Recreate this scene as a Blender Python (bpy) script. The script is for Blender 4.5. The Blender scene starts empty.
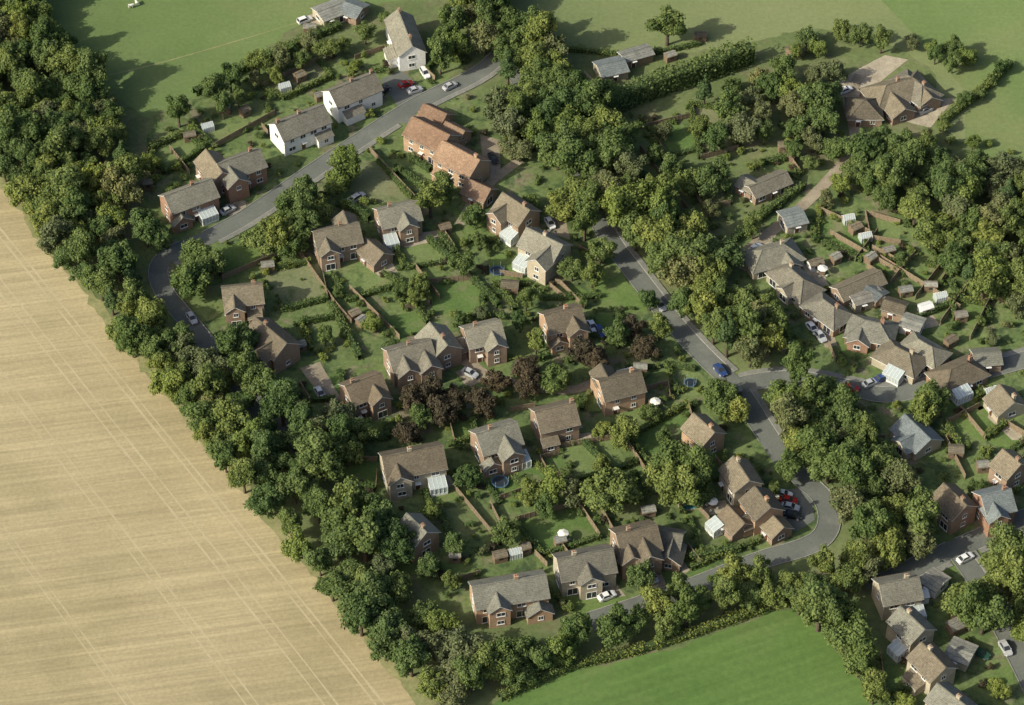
import bpy, math, random
import numpy as np
from mathutils import Vector, Matrix, noise
random.seed(7); np.random.seed(7)
SC=bpy.context.scene
COL=SC.collection
# ---------------------------------------------------------------- survey grid -> metres on the ground
DEP=math.radians(45.0); DIST=600.0; HF=math.radians(10.5)
CAM=Vector((0,-DIST*math.cos(DEP),DIST*math.sin(DEP)))
FW=Vector((0,math.cos(DEP),-math.sin(DEP))); UP=Vector((0,math.sin(DEP),math.cos(DEP))); RT=Vector((1,0,0))
FL=512/math.tan(HF)
def P(u,v,h=0.0):
    d=FW+RT*((u-512)/FL)+UP*((352.5-v)/FL)
    t=(h-CAM.z)/d.z
    q=CAM+d*t
    return (q.x,q.y)
def PL(pts,h=0.0): return [P(a,b,h) for a,b in pts]
# ---------------------------------------------------------------- materials
def new_mat(name):
    m=bpy.data.materials.new(name); m.use_nodes=True
    nt=m.node_tree; b=nt.nodes['Principled BSDF']
    b.inputs['Specular IOR Level'].default_value=0.2
    return m,nt,b
def ramp(nt,fac,cols):
    r=nt.nodes.new('ShaderNodeValToRGB')
    el=r.color_ramp.elements
    while len(el)<len(cols): el.new(0.5)
    for e,(p,c) in zip(el,cols):
        e.position=p; e.color=(*c,1)
    nt.links.new(fac,r.inputs[0]); return r.outputs[0]
def mulc(nt,a,b,fac=1.0,mode='MULTIPLY'):
    m=nt.nodes.new('ShaderNodeMix'); m.data_type='RGBA'; m.blend_type=mode
    if isinstance(fac,(int,float)): m.inputs[0].default_value=fac
    else: nt.links.new(fac,m.inputs[0])
    for i,x in ((6,a),(7,b)):
        if isinstance(x,tuple): m.inputs[i].default_value=(*x,1)
        else: nt.links.new(x,m.inputs[i])
    return m.outputs[2]
def coords(nt,kind='world'):
    if kind=='world':
        return nt.nodes.new('ShaderNodeNewGeometry').outputs['Position']
    return nt.nodes.new('ShaderNodeTexCoord').outputs['Object']
def rotscale(nt,vec,ang,sc):
    r=nt.nodes.new('ShaderNodeVectorRotate'); r.rotation_type='Z_AXIS'; r.inputs['Angle'].default_value=-ang
    nt.links.new(vec,r.inputs['Vector'])
    m=nt.nodes.new('ShaderNodeVectorMath'); m.operation='MULTIPLY'; m.inputs[1].default_value=sc
    nt.links.new(r.outputs[0],m.inputs[0]); return m.outputs[0]
def noisen(nt,vec,scale,detail=4,rough=0.6,dist=0):
    n=nt.nodes.new('ShaderNodeTexNoise'); n.inputs['Scale'].default_value=scale
    n.inputs['Detail'].default_value=detail; n.inputs['Roughness'].default_value=rough
    n.inputs['Distortion'].default_value=dist
    nt.links.new(vec,n.inputs['Vector']); return n.outputs['Fac']
def ground_mat(name,c_lo,c_hi,s1=0.05,s2=0.9,streak=None,fine=(0.72,1.28),patch=None,rough=0.95):
    m,nt,b=new_mat(name); v=coords(nt)
    f=noisen(nt,v,s1,4,0.6)
    c=ramp(nt,f,[(0.33,c_lo),(0.67,c_hi)])
    for pt in (patch if isinstance(patch,list) else [patch] if patch else []):
        pc,ps,p0,p1=pt
        pf=noisen(nt,v,ps,5,0.65,0.4)
        k=ramp(nt,pf,[(p0,(0,0,0)),(p1,(1,1,1))])
        c=mulc(nt,c,pc,k,'MIX')
    f2=noisen(nt,v,s2,5,0.78)
    g=ramp(nt,f2,[(0.28,(fine[0],)*3),(0.72,(fine[1],)*3)])
    c=mulc(nt,c,g)
    if streak:
        for (ang,sx,sy,lo,hi) in streak:
            vv=rotscale(nt,v,ang,(sx,sy,1))
            f3=noisen(nt,vv,1.0,4,0.6,0.3)
            g3=ramp(nt,f3,[(0.32,(lo,)*3),(0.68,(hi,)*3)])
            c=mulc(nt,c,g3)
    d=nt.nodes.new('ShaderNodeBsdfDiffuse'); d.inputs['Roughness'].default_value=0.5
    nt.links.new(c,d.inputs[0]); nt.links.new(d.outputs[0],nt.nodes['Material Output'].inputs[0]); nt.nodes.remove(b)
    return m
def dirang(a,b):
    p,q=P(*a),P(*b); return math.atan2(q[1]-p[1],q[0]-p[0])
edge_ang=dirang((0,190),(410,690)); band_ang=dirang((0,470),(230,440))
M={}
M['ground']=ground_mat('rough_grass',(0.105,0.14,0.058),(0.15,0.18,0.08),0.06,0.7,patch=((0.165,0.155,0.095),0.10,0.5,0.7))
M['garden']=ground_mat('garden_ground',(0.095,0.14,0.052),(0.15,0.19,0.078),0.12,0.8,patch=[((0.19,0.165,0.115),0.14,0.54,0.66),((0.06,0.09,0.042),0.22,0.52,0.62)],fine=(0.58,1.38))
M['stubble']=ground_mat('stubble_field',(0.375,0.315,0.185),(0.44,0.375,0.228),0.02,1.3,
    streak=[(band_ang,0.010,0.28,0.87,1.10),(band_ang,0.03,1.5,0.87,1.10),(edge_ang,0.01,0.12,0.93,1.05)],fine=(0.80,1.16),patch=((0.34,0.295,0.165),0.03,0.5,0.8))
M['meadow']=ground_mat('pasture',(0.115,0.17,0.062),(0.155,0.205,0.082),0.03,0.9,patch=((0.175,0.19,0.09),0.02,0.5,0.75),fine=(0.84,1.16))
M['drymeadow']=ground_mat('dry_pasture',(0.155,0.19,0.085),(0.19,0.215,0.105),0.02,0.9,patch=((0.13,0.18,0.072),0.015,0.45,0.7),fine=(0.84,1.16))
M['crop']=ground_mat('young_crop',(0.09,0.155,0.045),(0.112,0.18,0.056),0.04,0.8,streak=[(dirang((520,700),(790,610)),0.02,0.5,0.87,1.11)],fine=(0.82,1.18),patch=((0.13,0.17,0.065),0.05,0.55,0.75))
for i,(a,b_) in enumerate([((0.10,0.155,0.048),(0.135,0.19,0.064)),((0.125,0.17,0.064),(0.165,0.21,0.086)),((0.085,0.14,0.044),(0.115,0.175,0.058)),((0.15,0.175,0.086),(0.195,0.205,0.115)),((0.105,0.14,0.058),(0.145,0.17,0.08))]):
    M['lawn%d'%i]=ground_mat('lawn_%d'%i,a,b_,0.15,1.5,patch=[((0.175,0.175,0.095),0.16,0.52,0.72),((0.08,0.12,0.046),0.25,0.56,0.7)],fine=(0.72,1.26))
M['track']=ground_mat('tramline_soil',(0.47,0.405,0.26),(0.42,0.36,0.225),0.1,2,fine=(0.8,1.15))
M['margin']=ground_mat('field_margin',(0.18,0.20,0.09),(0.30,0.28,0.145),0.12,1.0)
M['asphalt']=ground_mat('asphalt',(0.12,0.13,0.118),(0.16,0.17,0.152),0.1,2,fine=(0.82,1.14),patch=((0.175,0.18,0.163),0.2,0.55,0.7))
M['pavement']=ground_mat('pavement',(0.17,0.175,0.155),(0.22,0.22,0.195),0.2,2)
M['kerb']=ground_mat('kerb',(0.26,0.255,0.24),(0.32,0.31,0.29),0.3,3)
M['paving']=ground_mat('patio_paving',(0.28,0.245,0.185),(0.40,0.355,0.275),0.4,2.5)
M['drive']=ground_mat('driveway_gravel',(0.22,0.185,0.14),(0.32,0.28,0.21),0.25,2.5)
def brick_mat(name,c1,c2):
    m,nt,b=new_mat(name); v=coords(nt,'obj')
    f=noisen(nt,v,0.6,4,0.6); f2=noisen(nt,v,6,3,0.7)
    c=ramp(nt,f,[(0.3,c1),(0.7,c2)]); c=mulc(nt,c,ramp(nt,f2,[(0.3,(0.75,)*3),(0.7,(1.25,)*3)]))
    nt.links.new(c,b.inputs['Base Color']); b.inputs['Roughness'].default_value=0.9; return m
def roof_mat(name,c1,c2):
    m,nt,b=new_mat(name); v=coords(nt,'obj')
    f=noisen(nt,v,0.45,4,0.65); f2=noisen(nt,v,2.6,5,0.8)
    c=ramp(nt,f,[(0.3,c1),(0.7,c2)]); c=mulc(nt,c,ramp(nt,f2,[(0.3,(0.52,)*3),(0.7,(1.45,)*3)]))
    oi=nt.nodes.new('ShaderNodeObjectInfo')
    c=mulc(nt,c,ramp(nt,oi.outputs['Random'],[(0,(0.74,0.74,0.72)),(0.3,(1.0,0.93,0.86)),(0.6,(1.0,1.02,1.0)),(1,(1.28,1.24,1.14))]))
    w=nt.nodes.new('ShaderNodeTexWave'); w.bands_direction='Z'; w.wave_profile='SAW'; w.inputs['Scale'].default_value=1.5; w.inputs['Distortion'].default_value=0.6
    nt.links.new(v,w.inputs['Vector'])
    c=mulc(nt,c,ramp(nt,w.outputs['Fac'],[(0.0,(0.72,)*3),(0.4,(1.05,)*3)]))
    nt.links.new(c,b.inputs['Base Color']); b.inputs['Roughness'].default_value=0.8; return m
M['brick']=brick_mat('brick_brown',(0.24,0.17,0.12),(0.32,0.235,0.17))
M['brick1']=brick_mat('brick_red',(0.26,0.155,0.105),(0.34,0.21,0.145))
M['brick2']=brick_mat('brick_orange',(0.34,0.225,0.145),(0.43,0.30,0.20))
M['brick3']=brick_mat('brick_buff',(0.34,0.295,0.215),(0.46,0.41,0.31))
M['white']=brick_mat('white_render',(0.72,0.71,0.66),(0.82,0.81,0.77))
M['r_brown']=roof_mat('roof_brown',(0.13,0.112,0.082),(0.185,0.16,0.12))
M['r_grey']=roof_mat('roof_grey',(0.14,0.135,0.112),(0.20,0.195,0.162))
M['r_red']=roof_mat('roof_red',(0.175,0.115,0.08),(0.245,0.17,0.12))
M['r_slate']=roof_mat('roof_slate',(0.12,0.14,0.145),(0.185,0.205,0.21))
M['r_felt']=roof_mat('roof_felt',(0.16,0.16,0.145),(0.26,0.26,0.235))
def plain(name,c,rough=0.5,spec=0.3,metal=0,var=0.12):
    m,nt,b=new_mat(name); v=coords(nt,'obj'); f=noisen(nt,v,3,3,0.6)
    cc=mulc(nt,c,ramp(nt,f,[(0.3,(1-var,)*3),(0.7,(1+var,)*3)]))
    nt.links.new(cc,b.inputs['Base Color']); b.inputs['Roughness'].default_value=rough
    b.inputs['Specular IOR Level'].default_value=spec; b.inputs['Metallic'].default_value=metal; return m
M['upvc']=plain('white_trim',(0.72,0.72,0.69),0.5,var=0.05)
M['glass']=plain('window_glass',(0.04,0.045,0.05),0.08,0.6)
M['cglass']=plain('conservatory_glazing',(0.42,0.47,0.46),0.15,0.6)
M['door']=plain('door_paint',(0.12,0.05,0.03),0.4)
M['wood']=plain('fence_wood',(0.24,0.19,0.13),0.85,0.1,var=0.3)
M['shedwood']=plain('shed_wood',(0.19,0.14,0.095),0.85,0.1,var=0.3)
M['tyre']=plain('tyre_rubber',(0.02,0.02,0.02),0.8)
M['pot']=plain('chimney_pot',(0.30,0.15,0.09),0.8)
M['bark']=plain('bark',(0.10,0.08,0.06),0.95,0.1,var=0.4)
M['pool']=plain('trampoline_mat',(0.02,0.03,0.04),0.6)
M['blue']=plain('blue_pad',(0.05,0.12,0.20),0.6)
M['water']=plain('pool_water',(0.05,0.22,0.26),0.05,0.6)
M['wool']=plain('fleece',(0.7,0.68,0.6),0.9)
M['canvas']=plain('parasol_canvas',(0.75,0.72,0.64),0.8)
for k,c in dict(c_white=(0.75,0.75,0.74),c_silver=(0.42,0.43,0.44),c_red=(0.35,0.02,0.015),c_blue=(0.03,0.06,0.18),c_black=(0.02,0.02,0.022),c_green=(0.03,0.09,0.06)).items():
    M[k]=plain('car_paint_'+k[2:],c,0.25,0.5,0.0,0.03)
def leaf_mat(name,dark,mid,light,hv=1.0):
    m,nt,b=new_mat(name); nt.nodes.remove(b)
    at=nt.nodes.new('ShaderNodeAttribute'); at.attribute_name='tone'
    c=ramp(nt,at.outputs['Fac'],[(0.0,dark),(0.5,mid),(1.0,light)])
    oi=nt.nodes.new('ShaderNodeObjectInfo')
    k=ramp(nt,oi.outputs['Random'],[(0,(0.74,0.82,0.80)),(0.3,(0.92,0.95,0.90)),(0.6,(1.0,1.0,1.0)),(0.85,(1.22,1.13,0.98)),(1,(1.5,1.3,1.05))])
    c=mulc(nt,c,k,hv)
    v=coords(nt); f=noisen(nt,v,0.03,1,0.5)
    c=mulc(nt,c,ramp(nt,f,[(0.38,(0.88,0.92,0.95)),(0.62,(1.14,1.09,1.0))]))
    d=nt.nodes.new('ShaderNodeBsdfDiffuse'); nt.links.new(c,d.inputs[0])
    t=nt.nodes.new('ShaderNodeBsdfTranslucent'); nt.links.new(mulc(nt,c,(1.25,1.25,0.75)),t.inputs[0])
    mx=nt.nodes.new('ShaderNodeMixShader'); mx.inputs[0].default_value=0.3
    nt.links.new(d.outputs[0],mx.inputs[1]); nt.links.new(t.outputs[0],mx.inputs[2])
    nt.links.new(mx.outputs[0],nt.nodes['Material Output'].inputs[0]); return m
M['leaf']=leaf_mat('foliage_green',(0.095,0.138,0.052),(0.140,0.190,0.072),(0.195,0.245,0.096))
M['leafy']=leaf_mat('foliage_light',(0.135,0.18,0.055),(0.19,0.24,0.07),(0.24,0.29,0.095),0.5)
M['leafp']=leaf_mat('foliage_copper',(0.060,0.055,0.040),(0.095,0.080,0.056),(0.13,0.11,0.077),0.4)
M['leafo']=leaf_mat('foliage_olive',(0.12,0.14,0.070),(0.175,0.195,0.10),(0.23,0.25,0.13),0.6)
M['leafc']=leaf_mat('foliage_conifer',(0.06,0.10,0.05),(0.095,0.145,0.066),(0.13,0.19,0.085),0.5)
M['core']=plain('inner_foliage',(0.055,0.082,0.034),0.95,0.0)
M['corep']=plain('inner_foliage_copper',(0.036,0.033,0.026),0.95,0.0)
# ---------------------------------------------------------------- mesh helper
class MB:
    def __init__(s): s.v=[]; s.f=[]; s.m=[]
    def face(s,pts,mi=0):
        n=len(s.v); s.v+= [tuple(p) for p in pts]; s.f.append(tuple(range(n,n+len(pts)))); s.m.append(mi)
    def box(s,x0,x1,y0,y1,z0,z1,mi=0,bottom=False,M4=None):
        c=[(x0,y0,z0),(x1,y0,z0),(x1,y1,z0),(x0,y1,z0),(x0,y0,z1),(x1,y0,z1),(x1,y1,z1),(x0,y1,z1)]
        if M4 is not None: c=[tuple(M4@Vector(p)) for p in c]
        n=len(s.v); s.v+=c
        F=[(4,5,6,7),(0,1,5,4),(1,2,6,5),(2,3,7,6),(3,0,4,7)]
        F.append((3,2,1,0))
        for f in F: s.f.append(tuple(n+i for i in f)); s.m.append(mi)
    def cyl(s,c,r0,r1,z0,z1,n=10,mi=0,cap=True):
        b=len(s.v)
        for i in range(n):
            a=2*math.pi*i/n; s.v.append((c[0]+r0*math.cos(a),c[1]+r0*math.sin(a),z0))
        for i in range(n):
            a=2*math.pi*i/n; s.v.append((c[0]+r1*math.cos(a),c[1]+r1*math.sin(a),z1))
        for i in range(n):
            j=(i+1)%n; s.f.append((b+i,b+j,b+n+j,b+n+i)); s.m.append(mi)
        if cap: s.f.append(tuple(b+n+i for i in range(n))); s.m.append(mi)
    def tube(s,a,b,r0,r1,n=6,mi=0):
        a=Vector(a); b=Vector(b); d=(b-a).normalized(); x=d.orthogonal().normalized(); y=d.cross(x)
        k=len(s.v)
        for (p,r) in ((a,r0),(b,r1)):
            for i in range(n):
                t=2*math.pi*i/n; s.v.append(tuple(p+x*(r*math.cos(t))+y*(r*math.sin(t))))
        for i in range(n):
            j=(i+1)%n; s.f.append((k+i,k+j,k+n+j,k+n+i)); s.m.append(mi)
    def mesh(s,name,mats):
        me=bpy.data.meshes.new(name); me.from_pydata(s.v,[],s.f); 
        for m in mats: me.materials.append(m)
        me.polygons.foreach_set('material_index',s.m); me.update(); return me
def obj(name,me,loc=(0,0,0),rot=0,parent=None,scale=None):
    o=bpy.data.objects.new(name,me); o.location=loc; o.rotation_euler=(0,0,rot)
    if scale: o.scale=scale
    if parent: o.parent=parent
    COL.objects.link(o); return o
def inpoly(p,poly):
    x,y=p; c=False; n=len(poly); j=n-1
    for i in range(n):
        xi,yi=poly[i]; xj,yj=poly[j]
        if ((yi>y)!=(yj>y)) and (x<(xj-xi)*(y-yi)/(yj-yi)+xi): c=not c
        j=i
    return c
def resample(pts,step,closed=False):
    out=[]; n=len(pts); 
    for i in range(n if closed else n-1):
        a=Vector(pts[i]); b=Vector(pts[(i+1)%n]); L=(b-a).length; k=max(1,int(L/step))
        for j in range(k): out.append(tuple(a+(b-a)*(j/k)))
    if not closed: out.append(tuple(pts[-1]))
    return out
def smooth(pts,it=2):
    for _ in range(it):
        o=[pts[0]]
        for i in range(len(pts)-1):
            a,b=pts[i],pts[i+1]
            o.append((a[0]*.75+b[0]*.25,a[1]*.75+b[1]*.25)); o.append((a[0]*.25+b[0]*.75,a[1]*.25+b[1]*.75))
        o.append(pts[-1]); pts=o
    return pts
def sheet(name,poly,z,mat,jit=0.3,step=2.0):
    pts=resample(poly,step,True); q=[]
    for x,y in pts:
        nx=noise.noise((x*0.3,y*0.3,1.7)); ny=noise.noise((x*0.3,y*0.3,9.1))
        q.append((x+nx*jit*2,y+ny*jit*2,z))
    mb=MB(); mb.face(q); me=mb.mesh(name,[M[mat]])
    if me.polygons[0].normal.z<0: me.flip_normals()
    return obj(name,me)
# ---------------------------------------------------------------- ground and fields
gm=MB(); gm.face([(-3000,-3000,0),(3000,-3000,0),(3000,5000,0),(-3000,5000,0)]); obj('ground',gm.mesh('ground',[M['ground']]))
sheet('garden_ground',PL([(150,120),(300,45),(430,60),(520,130),(600,220),(690,330),(780,440),(835,540),(640,610),(440,610),(340,490),(230,380),(140,260)]),0.004,'garden',0.8)
sheet('garden_ground',PL([(800,180),(1150,250),(1150,760),(880,760),(890,560),(880,440),(780,370),(715,250)]),0.004,'garden',0.8)
sheet('stubble_field',PL([(-500,-300),(0,180),(60,260),(130,348),(200,435),(262,512),(330,598),(385,663),(420,708),(470,800),(400,1100),(-700,1100),(-900,300)]),0.004,'stubble',0.8)
sheet('field_margin',PL([(-3,170),(-3,184),(60,265),(130,352),(200,439),(262,516),(330,602),(385,667),(418,710),(440,705),(395,655),(330,582),(262,500),(200,422),(130,337),(60,250)]),0.008,'margin',0.9)
sheet('pasture',PL([(20,-60),(420,-60),(400,0),(300,25),(255,60),(200,95),(150,118),(100,90),(30,15)]),0.004,'meadow',0.8)
sheet('dry_pasture',PL([(440,-60),(1200,-60),(1200,200),(1024,168),(960,140),(930,110),(940,75),(870,30),(800,30),(740,45),(640,60),(570,50),(520,15)]),0.008,'drymeadow',0.8)
sheet('crop_field',PL([(440,760),(500,700),(565,672),(650,655),(730,628),(800,602),(835,650),(885,712),(930,790),(700,900),(450,900)]),0.008,'crop',0.8)
sheet('pasture_hedged',PL([(820,-60),(1200,-60),(1200,190),(1024,172),(965,145),(965,90),(905,25)]),0.016,'meadow',0.4)
def strip(name,pts,w,z,mat,wob=0.0):
    pts=resample(pts,3.0); mb=MB(); L=[];R=[]
    for i,p in enumerate(pts):
        a=Vector(pts[max(0,i-1)]); b=Vector(pts[min(len(pts)-1,i+1)]); d=(b-a).normalized(); n=Vector((-d.y,d.x))
        ww=w/2*(1+wob*noise.noise((p[0]*.4,p[1]*.4,z)))
        q=Vector(p); L.append((*(q+n*ww),z)); R.append((*(q-n*ww),z))
    for i in range(len(pts)-1): mb.face([R[i],R[i+1],L[i+1],L[i]])
    return obj(name,mb.mesh(name,[M[mat]]))
def offset(pts,d):
    out=[]
    for i,p in enumerate(pts):
        a=Vector(pts[max(0,i-1)]); b=Vector(pts[min(len(pts)-1,i+1)]); t=(b-a).normalized()
        out.append((p[0]-t.y*d,p[1]+t.x*d))
    return out
edge=smooth(PL([(-120,60),(0,195),(130,355),(262,515),(385,665),(440,738)]))
for k,(o1,w) in enumerate([(-5,0.4),(-6.8,0.4),(-13,0.35),(-14.8,0.35),(-25,0.3),(-26.8,0.3),(-45,.25),(-46.8,.25)]):
    strip('tractor_track',offset(edge,o1+0.5*math.sin(k)),w,0.012+0.004*(k%2),'track',1.2)
strip('footpath',smooth(PL([(95,78),(150,66),(220,46),(300,22)])),0.35,0.020,'margin',0.9)
# ---------------------------------------------------------------- roads
ROADS=[ # pts, width, pavement
 ([(500,55),(480,74),(430,97),(392,119),(350,147),(310,173),(262,207),(235,224),(190,247),(168,258)],4.6,1),
 ([(205,240),(170,252),(156,268),(163,292),(182,314),(212,350),(240,387),(275,427),(320,462)],4.2,0),
 ([(500,50),(540,110),(580,175),(605,235),(640,280),(672,322),(705,358),(738,388),(760,425),(785,462)],4.6,1),
 ([(738,386),(765,380),(800,378),(850,388),(890,398),(940,382),(990,370),(1060,350)],4.5,1),
 ([(775,448),(800,478),(822,495),(831,515),(826,536),(806,548),(760,560),(700,585),(640,606),(590,622)],4.5,0),
 ([(1060,505),(1010,525),(965,545),(930,560),(870,590)],4.6,1),
 ([(440,48),(455,10),(470,-40)],3.6,0),
 ([(395,118),(420,120),(450,128)],3.6,0),
 ([(955,548),(985,590),(1010,640),(1040,700),(1060,760)],4.5,1),
 ([(735,262),(760,240),(790,218),(830,180),(860,140),(845,100),(860,75)],2.8,0),
 ([(520,160),(480,190),(460,225)],2.4,0),
 ([(605,380),(560,395),(470,372),(440,330)],2.4,0),
]
RW=[(resample(smooth(PL(r[0])),1.5),r[1],r[2]) for r in ROADS]
def near_road(p,ex=None,pad=0.0,only=None):
    for i,(pts,w,_) in enumerate(RW):
        if i==ex or (only is not None and i not in only): continue
        for q in pts[::2]:
            if (p[0]-q[0])**2+(p[1]-q[1])**2<(w/2+pad)**2: return True
    return False
for i,(pts,w,pv) in enumerate(RW):
    z=0.072+0.004*i
    strip('road',pts,w,z,'asphalt' if w>3.1 else 'drive')
    if w<4.2: continue
    kb=MB(); pvm=MB()
    for sgn in (1,-1):
        a=offset(pts,sgn*w/2); b=offset(pts,sgn*(w/2+0.15)); c=offset(pts,sgn*(w/2+0.16)); d=offset(pts,sgn*(w/2+1.3))
        for j in range(len(pts)-1):
            m=((a[j][0]+a[j+1][0])/2,(a[j][1]+a[j+1][1])/2)
            if near_road(m,i,0.6): continue
            q=[(*a[j],z+.12),(*a[j+1],z+.12),(*b[j+1],z+.12),(*b[j],z+.12)]
            if sgn<0: q=q[::-1]
            kb.face(q); kb.face([(*a[j],0.02),(*a[j+1],0.02),(*a[j+1],z+.12),(*a[j],z+.12)])
            if pv and sgn>0:
                q=[(*c[j],z+.11),(*c[j+1],z+.11),(*d[j+1],z+.11),(*d[j],z+.11)]
                pvm.face(q); pvm.face([(*d[j],0.0),(*d[j+1],0.0),(*d[j+1],z+.11),(*d[j],z+.11)])
    obj('kerb',kb.mesh('kerb',[M['kerb']]))
    if pv: obj('pavement',pvm.mesh('pavement',[M['pavement']]))
# ---------------------------------------------------------------- houses
SH=2.4
OBB=[]
def roof_gable(mb,L,w,e,pitch,ox=0,y0=None,ov=0.35,t=0.14,vo=0.3):
    tp=math.tan(pitch); hw=w/2; o=ov; ye=hw+o
    x0,x1=ox-L/2-vo,ox+L/2+vo
    zr=e+hw*tp+t; ze=e-o*tp+t
    for s in (1,-1):
        a=[(x0,s*ye,ze),(x1,s*ye,ze),(x1,0,zr),(x0,0,zr)]
        if s>0: a=a[::-1]
        mb.face(a,0)
        mb.face([(x0,s*ye,ze-t),(x0,0,zr-t),(x1,0,zr-t),(x1,s*ye,ze-t)],1)
        mb.face([(x0,s*ye,ze-t),(x1,s*ye,ze-t),(x1,s*ye,ze),(x0,s*ye,ze)],1)
        for xx in (x0,x1): mb.face([(xx,s*ye,ze-t),(xx,s*ye,ze),(xx,0,zr),(xx,0,zr-t)],1)
    mb.box(x0,x1,-0.13,0.13,zr-0.06,zr+0.07,2)
    for s in (1,-1): mb.box(x0+.05,x1-.05,s*(ye+.07)-.05,s*(ye+.07)+.05,ze-.14,ze-.04,3)
    return zr
def roof_hip(mb,L,w,e,pitch,ov=0.4,t=0.15):
    tp=math.tan(pitch); X=L/2+ov; Y=w/2+ov; rl=max(0.0,(L-w)/2); zr=e+Y*tp; ze=e
    A=[(-X,-Y,ze),(X,-Y,ze),(X,Y,ze),(-X,Y,ze)]; r1=(-rl,0,zr); r2=(rl,0,zr)
    mb.face([A[0],A[1],r2,r1],0); mb.face([A[2],A[3],r1,r2],0); mb.face([A[1],A[2],r2],0); mb.face([A[3],A[0],r1],0)
    for i in range(4):
        a,b=A[i],A[(i+1)%4]; mb.face([(a[0],a[1],ze-t),(b[0],b[1],ze-t),b,a],1)
    mb.face([(a[0],a[1],ze-t) for a in A[::-1]],1)
    if rl>0.1: mb.box(-rl,rl,-0.13,0.13,zr-0.06,zr+0.06,2)
    for c,r in ((A[0],r1),(A[1],r2),(A[2],r2),(A[3],r1)): mb.tube((c[0],c[1],c[2]+.02),(r[0],r[1],r[2]+.0),0.1,0.1,5,2)
    return zr
def window(fm,gm_,x,z,ww,wh,T,mull=True):
    def bx(m,a0,a1,o0,o1,z0,z1,mi=0): m.box(a0,a1,o0,o1,z0,z1,mi,M4=T)
    f=0.09
    bx(fm,x-ww/2,x+ww/2,0.0,0.07,z,z+f); bx(fm,x-ww/2,x+ww/2,0,0.07,z+wh-f,z+wh)
    bx(fm,x-ww/2,x-ww/2+f,0,0.07,z+f,z+wh-f); bx(fm,x+ww/2-f,x+ww/2,0,0.07,z+f,z+wh-f)
    if mull: bx(fm,x-.04,x+.04,0,0.065,z+f,z+wh-f)
    bx(fm,x-ww/2-.08,x+ww/2+.08,0,0.13,z-.09,z-0.003)
    bx(gm_,x-ww/2+f,x+ww/2-f,0.0,0.03,z+f,z+wh-f)
def wallT(cx,cy,ang):
    return Matrix.Translation((cx,cy,0))@Matrix.Rotation(ang,4,'Z')
def fit_windows(fm,gm_,dm,length,T,storeys,rng,door=False,sh=SH):
    n=max(1,int(length/2.9))
    for s in range(storeys):
        for k in range(n):
            x=-length/2+(k+.5)*length/n+rng.uniform(-.2,.2)
            if s==0 and door and k==n//2:
                dm.box(x-.5,x+.5,0,0.05,0.1,2.1,0,M4=T); fm.box(x-.6,x+.6,0,0.9,2.2,2.3,0,M4=T)
                fm.box(x-.6,x-.5,0,0.07,0.1,2.15,0,M4=T); fm.box(x+.5,x+.6,0,0.07,0.1,2.15,0,M4=T); continue
            if rng.random()<0.1: continue
            r=rng.random()
            if s==0 and r<0.3: window(fm,gm_,x,0.2,min(2.2,length/n*.8),1.9,T)
            else: window(fm,gm_,x,0.9+s*sh,rng.choice([1.1,1.5,1.8]) if length/n>2 else 0.9,1.15,T)
hcount=0
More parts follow.
